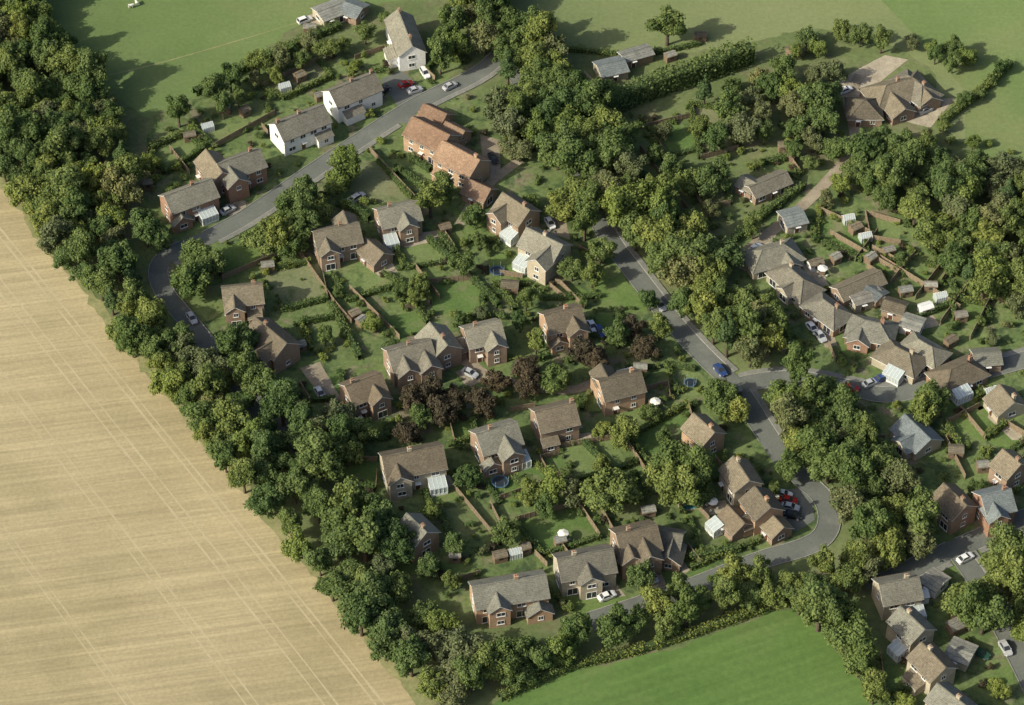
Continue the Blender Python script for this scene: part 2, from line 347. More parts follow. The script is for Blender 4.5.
def house(name,p1,p2,w,wall='brick',roof='r_brown',storeys=2,style='gable',pitch=36,wings=(),chim=(0.3,),lean=None,cons=None,L=None):
    global hcount; hcount+=1; rng=random.Random(hcount*31)
    if wall=='brick' and name=='brick_house': wall=rng.choice(['brick','brick','brick1','brick','brick2','brick3'])
    if name=='brick_house' and roof in ('r_brown','r_grey') and rng.random()<.35: roof=rng.choice(['r_brown','r_grey','r_brown','r_red'])
    e=SH*storeys+0.1; pr=math.radians(pitch); zr=e+w/2*math.tan(pr)
    a=Vector(P(*p1,zr)); b=Vector(P(*p2,zr)); c=(a+b)/2; d=b-a; ang=math.atan2(d.y,d.x); RL=d.length
    LL=RL if style=='gable' else RL+w
    if L: LL=L
    root=bpy.data.objects.new(name,None); root.location=(c.x,c.y,0); root.rotation_euler=(0,0,ang); COL.objects.link(root)
    wm=MB(); rm=MB(); fm=MB(); gl=MB(); dm=MB(); cm=MB()
    hx,hy=LL/2,w/2
    for (A,B_) in (((-hx,-hy),(hx,-hy)),((hx,-hy),(hx,hy)),((hx,hy),(-hx,hy)),((-hx,hy),(-hx,-hy))):
        wm.face([(*A,-0.2),(*B_,-0.2),(*B_,e),(*A,e)])
    if style=='gable':
        for xx in (-hx,hx): wm.face([(xx,-hy,e),(xx,hy,e),(xx,0,zr-.01)])
        roof_gable(rm,LL,w,e,pr)
    else: roof_hip(rm,LL,w,e,pr)
    fit_windows(fm,gl,dm,LL-1,wallT(0,-hy,math.pi) ,storeys,rng,True)
    fit_windows(fm,gl,dm,LL-1,wallT(0,hy,0),storeys,rng,False)
    fit_windows(fm,gl,dm,w-2,wallT(hx,0,-math.pi/2),storeys,rng)
    fit_windows(fm,gl,dm,w-2,wallT(-hx,0,math.pi/2),storeys,rng)
    for wg in wings:
        t,side,depth,ww,ws=wg[:5]; we=SH*ws+0.1+ (0.0 if ws!=storeys else -0.02); x=t*LL
        pk=we+ww/2*math.tan(pr); y1=side*(hy+depth); 
        back = side*max(0.0, min(hy, hy-(pk-e)/math.tan(pr))+0.0) if pk>e else side*hy*0.98
        if pk>e: back-= side*0.6
        Lw=abs(y1-back); cy=(y1+back)/2
        wx0,wx1=x-ww/2,x+ww/2; ya,yb=(side*(hy-0.3),y1) if side>0 else (y1,side*(hy-0.3))
        for (A,B_) in (((wx0,ya),(wx1,ya)),((wx1,ya),(wx1,yb)),((wx1,yb),(wx0,yb)),((wx0,yb),(wx0,ya))):
            wm.face([(*A,-0.2),(*B_,-0.2),(*B_,we),(*A,we)])
        wm.face([(wx0,y1,we),(wx1,y1,we),(x,y1,pk-.01)])
        tmp=MB(); roof_gable(tmp,Lw,ww,we,pr,vo=0.0)
        R=Matrix.Translation((x,cy,0))@Matrix.Rotation(math.pi/2,4,'Z')
        ext=side*0.3
        n0=len(rm.v)
        for v in tmp.v:
            q=R@Vector(v)
            if (q.y-cy)*side>Lw/2-0.12: q.y+=ext
            rm.v.append(tuple(q))
        for f,mi in zip(tmp.f,tmp.m): rm.f.append(tuple(n0+i for i in f)); rm.m.append(mi)
        T=wallT(x,y1,0 if side>0 else math.pi)
        fit_windows(fm,gl,dm,ww-1.2,T,ws,rng)
        if depth>3:
            fit_windows(fm,gl,dm,depth-1,wallT(wx1,side*(hy+depth/2),-math.pi/2),ws,rng)
            fit_windows(fm,gl,dm,depth-1,wallT(wx0,side*(hy+depth/2),math.pi/2),ws,rng)
    if lean:
        t,side,dp,ln=lean; x=t*LL; x0,x1=x-ln/2,x+ln/2; y0=side*(hy-.0); y1=side*(hy+dp)
        wm.box(x0,x1,min(y0+side*0.004,y1),max(y0+side*.004,y1),-0.2,2.2)
        q=[(x0-.2,y1+side*.25,2.22),(x1+.2,y1+side*.25,2.22),(x1+.2,y0,3.2),(x0-.2,y0,3.2)]
        rm.face(q if side<0 else q[::-1],0)
        rm.face([(p[0],p[1],p[2]-.1) for p in q],1); rm.face([(q[0][0],q[0][1],2.12),(q[1][0],q[1][1],2.12),q[1],q[0]],1)
        for i,j in ((0,3),(1,2)): 
            wm.face([(x0 if i==0 else x1,y0,2.2),(x0 if i==0 else x1,y1,2.2),(x0 if i==0 else x1,y0,3.05)])
            rm.face([q[i],q[j],(q[j][0],q[j][1],q[j][2]-.1),(q[i][0],q[i][1],q[i][2]-.1)],1)
        fit_windows(fm,gl,dm,ln-.6,wallT(x,y1,0 if side>0 else math.pi),1,rng)
    for t in chim:
        x=t*LL; y=0.25 if storeys>1 else 0.6
        if abs(t)>=0.49: x=math.copysign(hx+0.05,t)
        cm.box(x-.4,x+.4,y-.32,y+.32,e-0.5,zr+.9,0); cm.box(x-.47,x+.47,y-.39,y+.39,zr+.9,zr+1.02,0)
        for dx in (-.2,.2): cm.cyl((x+dx,y),.12,.1,zr+1.02,zr+1.4,8,1)
    if cons:
        t,side,dp,ln=cons; x=t*LL; c2=MB(); y0=side*(hy+.01); y1=side*(hy+dp); ya,yb=min(y0,y1),max(y0,y1)
        c2.box(x-ln/2,x+ln/2,ya,yb,0,0.6,0)
        c2.box(x-ln/2+.05,x+ln/2-.05,ya+.05,yb-.05,0.6,2.1,1)
        k=int(ln/0.8)
        for i in range(k+1):
            xx=x-ln/2+i*ln/k; c2.box(xx-.04,xx+.04,y1-.05,y1+.05,.6,2.1,0)
            c2.tube((xx,y1,2.2),(xx,y0,3.0),.05,.05,4,0)
        for xx in (x-ln/2,x+ln/2):
            for i in range(4): yy=y0+(y1-y0)*i/3; c2.box(xx-.045,xx+.045,yy-.045,yy+.045,.6,2.1,0)
        c2.box(x-ln/2-.08,x+ln/2+.08,ya-.0,yb+.08,2.1,2.18,0)
        q=[(x-ln/2,y1,2.19),(x+ln/2,y1,2.19),(x+ln/2,y0,2.99),(x-ln/2,y0,2.99)]; c2.face(q if side<0 else q[::-1],1)
        for xx in (x-ln/2,x+ln/2): c2.face([(xx,y1,2.19),(xx,y0,2.19),(xx,y0,2.99)],1)
        obj('conservatory',c2.mesh('conservatory',[M['upvc'],M['cglass']]),parent=root)
    obj('walls',wm.mesh('walls',[M[wall]]),parent=root)
    obj('roof',rm.mesh('roof',[M[roof],M['upvc'],M[roof],M['bark']]),parent=root)
    obj('window_frames',fm.mesh('window_frames',[M['upvc']]),parent=root)
    obj('window_glass',gl.mesh('window_glass',[M['glass']]),parent=root)
    obj('door',dm.mesh('door',[M['door']]),parent=root)
    if cm.f: obj('chimney',cm.mesh('chimney',[M[wall if wall!='white' else 'brick'],M['pot']]),parent=root)
    OBB.append((c.x,c.y,ang,hx+1.2,hy+1.2))
    for wg in wings:
        t,side,depth,ww,ws=wg[:5]; q=Matrix.Rotation(ang,2)@Vector((t*LL,side*(hy+depth/2)))
        OBB.append((c.x+q.x,c.y+q.y,ang,ww/2+1.0,depth/2+1.2))
    return root
B='brick_house'
house('white_cottage',(398,10),(412,46),6.5,'white','r_grey',wings=(),chim=(-.45,.3),lean=(0.2,-1,2.2,5))
house('white_house',(330,91),(374,73),7,'white','r_grey',chim=(0,.45),lean=(-.2,-1,2,5))
house('white_house',(276,124),(323,105),7,'white','r_grey',chim=(0,-.45),lean=(.3,-1,1.8,4))
house(B,(218,164),(259,149),7,'brick','r_grey',wings=((-.3,-1,2.5,5,2),),chim=(.3,))
house('brick_cottage',(206,150),(222,172),6,'brick','r_brown',chim=())
house(B,(165,196),(211,179),7,'brick','r_grey',wings=((-.35,-1,1.5,4.5,1),),chim=(.1,),cons=(.2,-1,2.5,4))
house(B,(413,117),(449,135),7.5,'brick2','r_red',chim=(),lean=(0.2,1,2.5,6))
house(B,(443,141),(479,160),7.5,'brick2','r_red',chim=(.4,),lean=(-.2,-1,2,4))
house('garage',(424,104),(446,114),5.5,'brick2','r_red',1,chim=())
house('garage',(446,122),(464,131),5.5,'brick2','r_red',1,chim=())
house('garage',(468,179),(490,189),5.5,'brick','r_red',1,chim=())
house(B,(378,210),(417,201),7,'brick','r_grey',wings=((.1,-1,2.0,4.2,2),),chim=(-.2,),cons=(-.35,-1,3,3))
house(B,(314,232),(358,223),7,'brick','r_brown',wings=((-.28,-1,2,4.2,2),(.3,1,2,5,2)),chim=(.1,))
house('garage',(366,239),(383,253),5.5,'brick','r_brown',1,chim=())
house(B,(503,193),(529,210),7,'brick','r_brown',wings=((-.2,-1,2,4.5,2),),chim=(.3,),cons=(.3,-1,2.5,3.5))
house(B,(527,228),(562,245),7,'brick','r_grey',wings=((.25,-1,3,5,2),(-.2,1,2,5,1)),chim=(0,),cons=(-.25,-1,3,3.5))
house(B,(228,288),(256,285),6.5,'brick','r_brown',wings=((-.25,-1,2.0,4,2),),chim=(.3,),lean=(.25,-1,2,3),L=8.5)
house(B,(256,318),(286,343),7,'brick','r_brown',wings=((.2,-1,2,4.5,2),),chim=(-.2,),lean=(-.2,-1,2.2,4))
house(B,(388,351),(430,340),7.5,'brick','r_grey',wings=((-.2,-1,2,4.6,2),(.3,-1,2.5,4.6,2)),chim=(0,))
house(B,(430,323),(447,345),7,'brick','r_grey',wings=((.1,1,1.8,4.5,1),),chim=(.2,))
house(B,(465,329),(500,321),7,'brick','r_grey',wings=((.2,-1,2.0,4.3,2),),chim=(-.2,))
house(B,(545,315),(580,306),7,'brick','r_brown',wings=((.22,-1,2,4.3,2),(-.3,-1,1.5,3.5,1)),chim=(.1,))
house(B,(346,386),(380,373),7,'brick','r_brown',wings=((.2,-1,2.0,4.3,2),),chim=(-.3,))
house(B,(383,457),(442,446),7.5,'brick3','r_grey',wings=((-.3,-1,1.6,4.6,2),),chim=(-.05,),cons=(.32,-1,2.8,3.6))
house(B,(477,434),(516,422),7.5,'brick','r_grey',wings=((.12,-1,3,4.6,2),(-.35,-1,2,4,1)),chim=(-.15,),cons=(.4,-1,3,3))
house(B,(536,412),(574,403),7.2,'brick','r_grey',wings=(),chim=(.45,),lean=(-.3,-1,1.8,3.5))
house(B,(600,381),(640,371),7,'brick','r_brown',wings=((-.25,1,2,4.5,2),),chim=(.3,),cons=(.4,1,3,3.5))
house(B,(694,414),(714,432),6.2,'brick2','r_brown',wings=(),chim=(.3,))
house(B,(734,457),(749,480),6.2,'brick3','r_brown',chim=(-.3,))
house(B,(755,487),(770,507),6.5,'brick','r_brown',chim=(.2,),wings=((0.1,-1,2,4,1),))
house('garage',(772,515),(783,527),5,'brick','r_brown',1,chim=())
house(B,(728,506),(744,523),5.5,'brick','r_brown',1,chim=(),cons=(-.3,-1,2.5,3))
house(B,(617,534),(656,525),8,'brick','r_brown',style='gable',wings=((.1,-1,2.5,5,2),(-.3,-1,1.5,4.2,2)),chim=(-.2,))
house(B,(655,530),(682,535),6.5,'brick','r_grey',1,wings=((.2,-1,2.5,5,1),),chim=())
house(B,(558,559),(612,549),7.2,'brick','r_grey',wings=((.0,-1,1.8,4.5,2),),chim=(-.2,),cons=(.42,1,2.5,3))
house(B,(473,587),(545,575),7,'brick','r_grey',storeys=2,wings=((-.2,-1,1.6,4.2,2),(.35,-1,2.2,5,1)),chim=(.1,))
house(B,(407,514),(426,532),6.5,'brick','r_grey',wings=(),chim=(.3,))
# north-east
house('outbuilding',(598,66),(624,60),6,'brick3','r_slate',1,chim=(),pitch=20)
house('outbuilding',(622,55),(650,47),4,'wood','r_felt',1,chim=(),pitch=18)
house('bungalow',(886,86),(912,78),8.5,'brick','r_brown',1,'hip',32,wings=((-.2,-1,4,6,1),(.3,-1,3,6,1)),chim=(0,))
house('bungalow',(864,101),(866,101),7.5,'brick','r_brown',1,'hip',32,chim=())
house('bungalow',(908,76),(922,86),7,'brick','r_grey',1,'hip',32,chim=(.2,))
house('outbuilding',(750,187),(786,172),5,'brick','r_grey',1,chim=(),pitch=28)
house('outbuilding',(742,176),(757,184),4.5,'brick','r_grey',1,chim=(),pitch=28)
house('garage',(783,217),(803,212),5.5,'brick3','r_slate',1,chim=(),pitch=16)
BG='bungalow'
house(BG,(762,251),(784,245),7,'brick3','r_grey',1,'hip',33,wings=((.2,-1,1.6,4.5,1),),chim=(.2,))
house(BG,(789,268),(803,280),6.8,'brick3','r_grey',1,'hip',33,wings=((.1,-1,1.2,4,1),),chim=(-.2,))
house(BG,(823,300),(834,308),6.5,'brick','r_grey',1,'hip',33,chim=(.2,))
house('garage',(838,289),(880,271),5,'brick','r_brown',1,chim=(),pitch=30)
house(BG,(865,321),(880,324),7,'brick1','r_grey',1,'hip',33,wings=((-.2,-1,1.6,4.5,1),),chim=(.2,))
house(BG,(895,347),(909,354),6.8,'brick3','r_brown',1,'hip',33,chim=(.2,),cons=(.1,-1,2.5,4))
house(BG,(918,340),(932,348),6,'brick','r_grey',1,'hip',32,chim=())
house(BG,(951,370),(967,363),7,'brick1','r_brown',1,'hip',33,chim=(.3,),cons=(-.2,-1,2.5,4))
house('outbuilding',(974,354),(1000,352),4.8,'brick','r_grey',1,chim=(),pitch=25)
house(B,(1000,385),(1014,402),7,'brick','r_brown',1,'gable',chim=(.3,))
house(B,(1003,450),(1020,464),6.5,'brick','r_brown',2,'gable',chim=(.3,))
house(B,(905,415),(930,439),7,'brick3','r_slate',1,'gable',32,chim=(),wings=((0.1,-1,1.6,4.5,1),))
house(B,(944,484),(966,505),6.5,'brick','r_brown',2,'gable',chim=(.3,))
house(B,(982,496),(1010,489),7,'brick','r_slate',2,'gable',chim=(.3,),wings=((-.2,-1,1.6,4.2,2),))
house(B,(880,584),(918,577),6.8,'brick3','r_grey',2,'gable',chim=(.2,),cons=(.35,-1,2.5,3))
house(B,(901,607),(924,629),6.2,'brick3','r_grey',2,'gable',chim=(-.2,),cons=(.2,-1,2.5,3))
house(B,(922,643),(945,667),6.2,'brick3','r_grey',2,'gable',chim=(-.2,),lean=(0,-1,2.2,4))
house(B,(938,684),(966,706),6.2,'brick3','r_grey',2,'gable',chim=(.2,))
house(B,(975,715),(1005,745),7,'brick3','r_grey',2,'gable',chim=(.2,))
house('garage',(950,645),(972,654),5,'brick3','r_felt',1,chim=(),pitch=10)
house('garage',(927,573),(943,583),4.5,'upvc','r_felt',1,chim=(),pitch=12)
house('garage',(852,298),(880,290),4,'brick3','r_felt',1,chim=(),pitch=10)
house('garage',(860,281),(882,295),4,'brick','r_slate',1,chim=(),pitch=16)
house('garage',(903,318),(922,324),4,'white','r_felt',1,chim=(),pitch=8)
house('outbuilding',(885,300),(905,306),4,'brick','r_brown',1,chim=(),pitch=24)
house('barn',(318,12),(345,2),6,'brick3','r_felt',1,chim=(),pitch=15)
house('barn',(345,2),(362,8),6,'brick','r_slate',1,chim=(),pitch=20)
def in_house(p,pad=0):
    for (x,y,a,hx,hy) in OBB:
        dx,dy=p[0]-x,p[1]-y
        if abs(dx)>25 or abs(dy)>25: continue
        u=dx*math.cos(a)+dy*math.sin(a); v=-dx*math.sin(a)+dy*math.cos(a)
        if abs(u)<hx+pad and abs(v)<hy+pad: return True
    return False
def crowds_house(x,y,s):
    for dy in (0,2.5,5,7.0*s):
        if in_house((x,y+dy),1.6*s+0.3): return True
    return False
# ---------------------------------------------------------------- foliage meshes
def ico(sub):
    import bmesh
    bm=bmesh.new(); bmesh.ops.create_icosphere(bm,subdivisions=sub,radius=1)
    v=np.array([x.co[:] for x in bm.verts]); f=[[q.index for q in t.verts] for t in bm.faces]; bm.free(); return v,np.array(f)
IV,IF=ico(1)
def build_leaves(pts,nrm,size,tone,coreV,coreF,extra=None,mats=None,name='tree'):
    n=len(pts); rng=np.random
    nn=nrm/np.linalg.norm(nrm,axis=1)[:,None]
    r=rng.normal(size=(n,3)); t=np.cross(nn,r); t/=np.linalg.norm(t,axis=1)[:,None]; b=np.cross(nn,t)
    s=size[:,None]
    asp=rng.uniform(0.6,1.0,(n,1))
    q=np.stack([pts+t*s,pts+b*s*asp,pts-t*s*0.8+nn*s*0.3*rng.normal(size=(n,1)),pts-b*s*asp],1).reshape(-1,3)
    V=[q]; F=[np.arange(n*4).reshape(n,4)]
    tones=list(tone); mi=[0]*n
    faces=[tuple(x) for x in F[0].tolist()]
    off=n*4
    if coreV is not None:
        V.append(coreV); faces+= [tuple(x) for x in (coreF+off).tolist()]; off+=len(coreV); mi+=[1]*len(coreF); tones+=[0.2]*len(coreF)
    if extra is not None:
        V.append(np.array(extra.v)); faces+=[tuple(i+off for i in f) for f in extra.f]; mi+=[2]*len(extra.f); tones+=[0.5]*len(extra.f)
    V=np.concatenate(V)
    me=bpy.data.meshes.new(name); me.from_pydata(V.tolist(),[],faces)
    for m in mats: me.materials.append(m)
    me.polygons.foreach_set('material_index',mi)
    at=me.attributes.new('tone','FLOAT','FACE'); at.data.foreach_set('value',np.array(tones,dtype=np.float32))
    me.update(); return me
def tree_mesh(seed,leaf,core,R=3.8,H=8.4,nl=4400,nlob=26,shape='round',ls=0.25):
    rng=np.random.RandomState(seed); np.random.seed(seed)
    cz=H*0.56; rz=H*0.38
    ex_=rng.uniform(0.8,1.2)
    L=[]
    while len(L)<nlob:
        p=rng.uniform(-1,1,3); d=np.linalg.norm(p)
        if d>1 or d<0.3: continue
        if p[2]<-0.6: continue
        rr=rng.uniform(0.15,0.33)*R
        sx=1.0
        if shape=='cone': sx=max(0.12,(1-p[2])/2*1.3); rr*= (0.35+0.65*sx)
        c=np.array([p[0]*R*0.84*sx*ex_,p[1]*R*0.84*sx/ex_,cz+p[2]*rz*0.92])
        L.append((c,rr,rng.uniform(0.05,0.95)))
    L.append((np.array([0,0,cz]),R*0.5,0.4))
    if shape=='cone': L.append((np.array([0,0,cz+rz*.95]),R*.15,.5))
    C=np.array([l[0] for l in L]); RR=np.array([l[1] for l in L]); T=np.array([l[2] for l in L])
    area=RR**2; k=rng.choice(len(L),size=nl*2,p=area/area.sum())
    d=rng.normal(size=(nl*2,3)); d/=np.linalg.norm(d,axis=1)[:,None]
    rad=RR[k]*rng.uniform(0.72,1.30,nl*2)
    rad*=1+0.14*np.sin(d[:,0]*5+k)+0.12*np.sin(d[:,1]*6+k*2)
    pts=C[k]+d*rad[:,None]
    D=np.linalg.norm(pts[:,None,:]-C[None],axis=2)/RR[None]; D[np.arange(nl*2),k]=9
    keep=(D.min(1)>0.72)&(pts[:,2]>H*0.14); pts=pts[keep][:nl]; d=d[keep][:nl]; k=k[keep][:nl]
    nrm=d+rng.normal(size=d.shape)*0.5+np.array([0,0,0.25])
    tone=np.clip(T[k]*0.65+rng.uniform(-.05,0.45,len(k)),0,1)
    size=rng.uniform(0.6,1.25,len(k))*ls
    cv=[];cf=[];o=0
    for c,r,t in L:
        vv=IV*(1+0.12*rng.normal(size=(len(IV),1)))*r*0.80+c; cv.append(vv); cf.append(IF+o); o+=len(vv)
    ex=MB(); tr=0.035*H
    ex.cyl((0,0),tr,tr*.55,-0.3,cz*0.85,8)
    for i in rng.choice(len(L),min(6,len(L)),replace=False):
        z0=rng.uniform(.25,.6)*cz; ex.tube((0,0,z0),tuple(L[i][0]),tr*.4,tr*.12,5)
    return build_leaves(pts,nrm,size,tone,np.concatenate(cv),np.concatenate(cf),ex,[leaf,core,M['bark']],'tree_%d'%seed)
TG=[tree_mesh(100+i,M['leaf'],M['core'],R=3.3+0.35*(i%3),H=7.6+1.1*(i%4),nlob=20+3*(i%5)) for i in range(12)]
TY=[tree_mesh(200+i,M['leafy'],M['core'],nl=3600,nlob=21) for i in range(3)]
TP=[tree_mesh(300+i,M['leafp'],M['corep'],nl=3600,nlob=21) for i in range(3)]
TO=[tree_mesh(400+i,M['leafo'],M['core'],nl=3600,nlob=22) for i in range(3)]
TC=[tree_mesh(500+i,M['leafc'],M['core'],R=2.4,H=9.5,nl=3000,nlob=22,shape='cone',ls=.22) for i in range(3)]
def bush_mesh(seed,leaf,core): return tree_mesh(seed,leaf,core,R=1.3,H=2.2,nl=650,nlob=9,ls=.15)
BU=[bush_mesh(600+i,M['leaf'],M['core']) for i in range(4)]+[bush_mesh(620+i,M['leafy'],M['core']) for i in range(2)]+[bush_mesh(630,M['leafo'],M['core']),bush_mesh(640,M['leafp'],M['corep'])]
TREES=[]
def put_tree(x,y,meshes,name,s,rng=random):
    me=rng.choice(meshes); o=obj(name,me,(x,y,0),rng.uniform(0,6.28),scale=(s*rng.uniform(.88,1.14),s*rng.uniform(.88,1.14),s*rng.uniform(.8,1.18)))
    TREES.append((x,y,s)); return o
grid={}
def ok_space(x,y,r):
    gx,gy=int(x//8),int(y//8)
    for i in (-1,0,1):
        for j in (-1,0,1):
            for (a,b,q) in grid.get((gx+i,gy+j),()):
                if (a-x)**2+(b-y)**2<((q+r)/2)**2: return False
    return True
def add_space(x,y,r): grid.setdefault((int(x//8),int(y//8)),[]).append((x,y,r))
VISROAD={0,1,2,3,4,5,8}
def belt(pts,spacing,smin,smax,mix=(1,0,0,0,0),h=4.5,roadpad=0.2,front=True,gap=0.0):
    poly=PL(pts,h); xs=[p[0] for p in poly]; ys=[p[1] for p in poly]
    A=(max(xs)-min(xs))*(max(ys)-min(ys)); n=int(A/(spacing**2)*9)
    sets=[(TG,'broadleaf_tree'),(TY,'lime_tree'),(TP,'copper_beech_tree'),(TO,'willow_tree'),(TC,'conifer_tree')]
    for _ in range(n):
        x=random.uniform(min(xs),max(xs)); y=random.uniform(min(ys),max(ys))
        if not inpoly((x,y),poly): continue
        if gap and noise.noise((x*.06,y*.06,4.2))<gap-0.5: continue
        sp=spacing*random.uniform(.78,1.28)
        if not ok_space(x,y,sp): continue
        s=random.uniform(smin,smax)
        if crowds_house(x,y,s) or near_road((x,y),None,roadpad): continue
        if front and near_road((x,y+4.5*s),None,roadpad+.3,VISROAD): continue
        k=random.choices(range(5),weights=mix)[0]
        put_tree(x,y,sets[k][0],sets[k][1],s); add_space(x,y,sp)
def tree(u,v,kind='g',s=1.0):
    T={'g':(TG,'broadleaf_tree'),'y':(TY,'lime_tree'),'p':(TP,'copper_beech_tree'),'o':(TO,'willow_tree'),'c':(TC,'conifer_tree')}[kind]
    x,y=P(u,v,4.8*s); 
    if in_house((x,y),-0.5): return
    put_tree(x,y,T[0],T[1],s); add_space(x,y,5*s)
for t in [(345,165,'y',1.2),(336,180,'y',.9),(290,205,'g',1.2),(305,195,'g',1.1),(278,232,'g',1.3),(300,222,'g',1.2),(262,240,'g',1.1),(315,208,'g',.9),(290,242,'g',.9),(198,250,'g',1.2),(190,275,'g',1.3),(212,262,'g',1.0),(178,113,'g',.9),(150,163,'y',.7),(145,230,'g',1.1),(158,238,'g',.9),
 (668,25,'g',1.3),(430,200,'g',1.1),(443,188,'g',1.0),(475,215,'g',.9),(462,262,'g',.9),(400,290,'g',.7),(415,298,'g',.6),
 (430,392,'p',1.0),(413,402,'p',.9),(442,412,'p',.9),(453,396,'p',.8),(420,418,'g',.8),(482,402,'p',.9),(497,380,'p',.8),(405,430,'p',.8),(525,366,'p',.9),(528,385,'p',.8),(586,350,'p',1.0),(597,362,'p',.8),(632,325,'p',.9),(645,345,'p',.9),(618,336,'g',.8),(555,378,'g',.8),
 (338,415,'o',.9),(358,432,'g',.9),(340,440,'g',1.0),(328,428,'o',1.0),(348,452,'g',.9),(300,425,'g',1.1),(282,408,'g',1.1),(262,385,'g',1.1),(310,445,'g',1.1),(245,370,'g',1.1),(322,462,'g',1.2),
 (245,345,'g',1.1),(232,352,'g',1.0),(325,335,'g',.7),(610,488,'g',1.3),(675,460,'g',1.2),(690,472,'g',1.2),(668,485,'g',1.2),(698,486,'g',1.0),(682,492,'g',1.1),(662,470,'g',1.0),(720,395,'g',1.0),(735,408,'g',.9),
 (375,515,'g',1.3),(350,505,'g',1.3),(398,545,'g',1.1),(365,540,'g',1.3),(388,530,'g',1.0),(340,520,'g',1.2),(505,530,'g',.9),(455,545,'g',.7),(530,492,'g',.9),(552,488,'y',1.0),(570,490,'o',.9),(545,503,'g',.8),(430,565,'g',.8),(468,475,'g',.8),(625,432,'g',.9),(602,425,'g',.7),(650,298,'g',.8),(592,275,'g',.8),(520,320,'g',.8),(536,343,'g',.7),
 (790,465,'g',.9),(650,410,'g',.6),(660,330,'g',.6),(572,270,'g',.7),(480,240,'g',.6),(930,395,'g',1.3),(925,408,'g',1.0),(975,595,'g',1.3),(985,615,'g',1.2),(968,610,'g',1.1),(1010,550,'g',1.4),(1000,570,'g',1.1),(1015,580,'g',1.2),(800,600,'g',.9),(820,612,'g',1.2),(850,640,'g',1.2),(860,660,'g',1.1),(1000,690,'y',.6),(905,700,'y',.6),
 (640,575,'g',.8),(655,605,'g',.9),(680,590,'g',.8),(735,575,'g',.9),(700,598,'g',.8),(720,582,'g',.8),(760,575,'g',.8),(500,105,'o',1.1),(510,125,'o',1.1),(515,145,'o',.9),(440,60,'g',.9),(230,78,'g',.9),(215,90,'g',.9),(560,205,'g',1.0),(585,225,'g',1.0),(600,252,'g',1.0),(575,190,'g',1.1),(590,205,'g',1.1)]: tree(*t)
G1=(1,.10,0,.14,.02)
belt([(-160,-60),(10,-60),(42,20),(86,65),(122,110),(134,160),(122,200),(110,245),(146,302),(170,332),(198,366),(228,403),(268,430),(296,460),(314,490),(346,525),(386,563),(428,607),(480,632),(500,655),(480,690),(430,695),(393,665),(333,592),(260,502),(198,424),(128,340),(58,250),(-2,172),(-160,-20)],4.1,.75,1.25,G1,front=False)
belt([(175,330),(205,352),(240,380),(300,440),(330,480),(300,470),(240,410),(190,350)],4.2,.8,1.1,G1,roadpad=-1.2,front=False)
belt([(500,8),(520,12),(560,55),(600,110),(645,165),(690,225),(700,250),(680,275),(645,248),(610,212),(570,170),(530,130),(500,95),(488,50)],4.2,.9,1.35,G1,roadpad=-2.5,front=False)
belt([(692,262),(720,258),(760,285),(782,330),(770,355),(745,366),(712,340),(682,300)],4.2,.9,1.3,G1,roadpad=.2)
belt([(200,98),(255,62),(300,40),(345,25),(385,5),(390,18),(330,50),(270,78),(215,110)],4.4,.5,.85,G1)
belt([(435,50),(445,20),(470,0),(440,-30),(520,-30),(500,30),(470,50)],5.0,.8,1.2,G1)
belt([(700,90),(750,68),(800,64),(850,65),(845,110),(855,150),(830,175),(790,150),(740,165),(715,195),(690,150)],5.2,.6,1.15,(1,.15,0,.4,.05),gap=.38)
belt([(640,120),(690,125),(705,170),(720,235),(700,240),(670,180)],5.5,.5,.9,(1,.15,0,.4,.05),gap=.42)
belt([(790,35),(840,18),(868,35),(840,55),(800,55)],4.5,.5,.9,G1,gap=.3)
belt([(855,130),(900,130),(960,155),(1100,175),(1100,310),(1000,305),(965,285),(930,240),(890,205),(860,180)],4.3,.75,1.25,(1,.12,0,.2,.1))
belt([(935,110),(965,85),(1000,62),(1008,68),(970,98),(942,122)],3.6,.4,.6,G1)
belt([(930,38),(965,45),(985,58),(960,62),(930,50)],3.8,.5,.8,G1)
belt([(840,25),(880,8),(900,25),(925,45),(880,45)],4.5,.5,.75,G1,gap=.35)
belt([(765,375),(800,368),(836,387),(862,412),(888,455),(940,535),(955,560),(920,560),(872,545),(845,510),(812,462),(772,405)],4.1,.85,1.3,(1,.15,0,.25,.03),roadpad=.3)
belt([(430,630),(500,645),(560,632),(640,612),(700,595),(760,578),(830,560),(880,545),(900,560),(870,590),(800,590),(720,610),(640,635),(560,655),(500,685),(470,700),(430,695)],4.1,.65,1.1,G1,roadpad=-1,front=False)
belt([(805,600),(830,595),(868,630),(880,680),(880,710),(860,680),(835,645),(810,630)],4.4,.7,1.1,G1)
belt([(720,240),(760,215),(820,175),(845,180),(800,215),(740,258)],6.0,.4,.8,G1)
belt([(940,560),(1000,540),(1100,520),(1100,700),(1040,640),(1010,640),(960,620)],5.0,.7,1.2,G1)
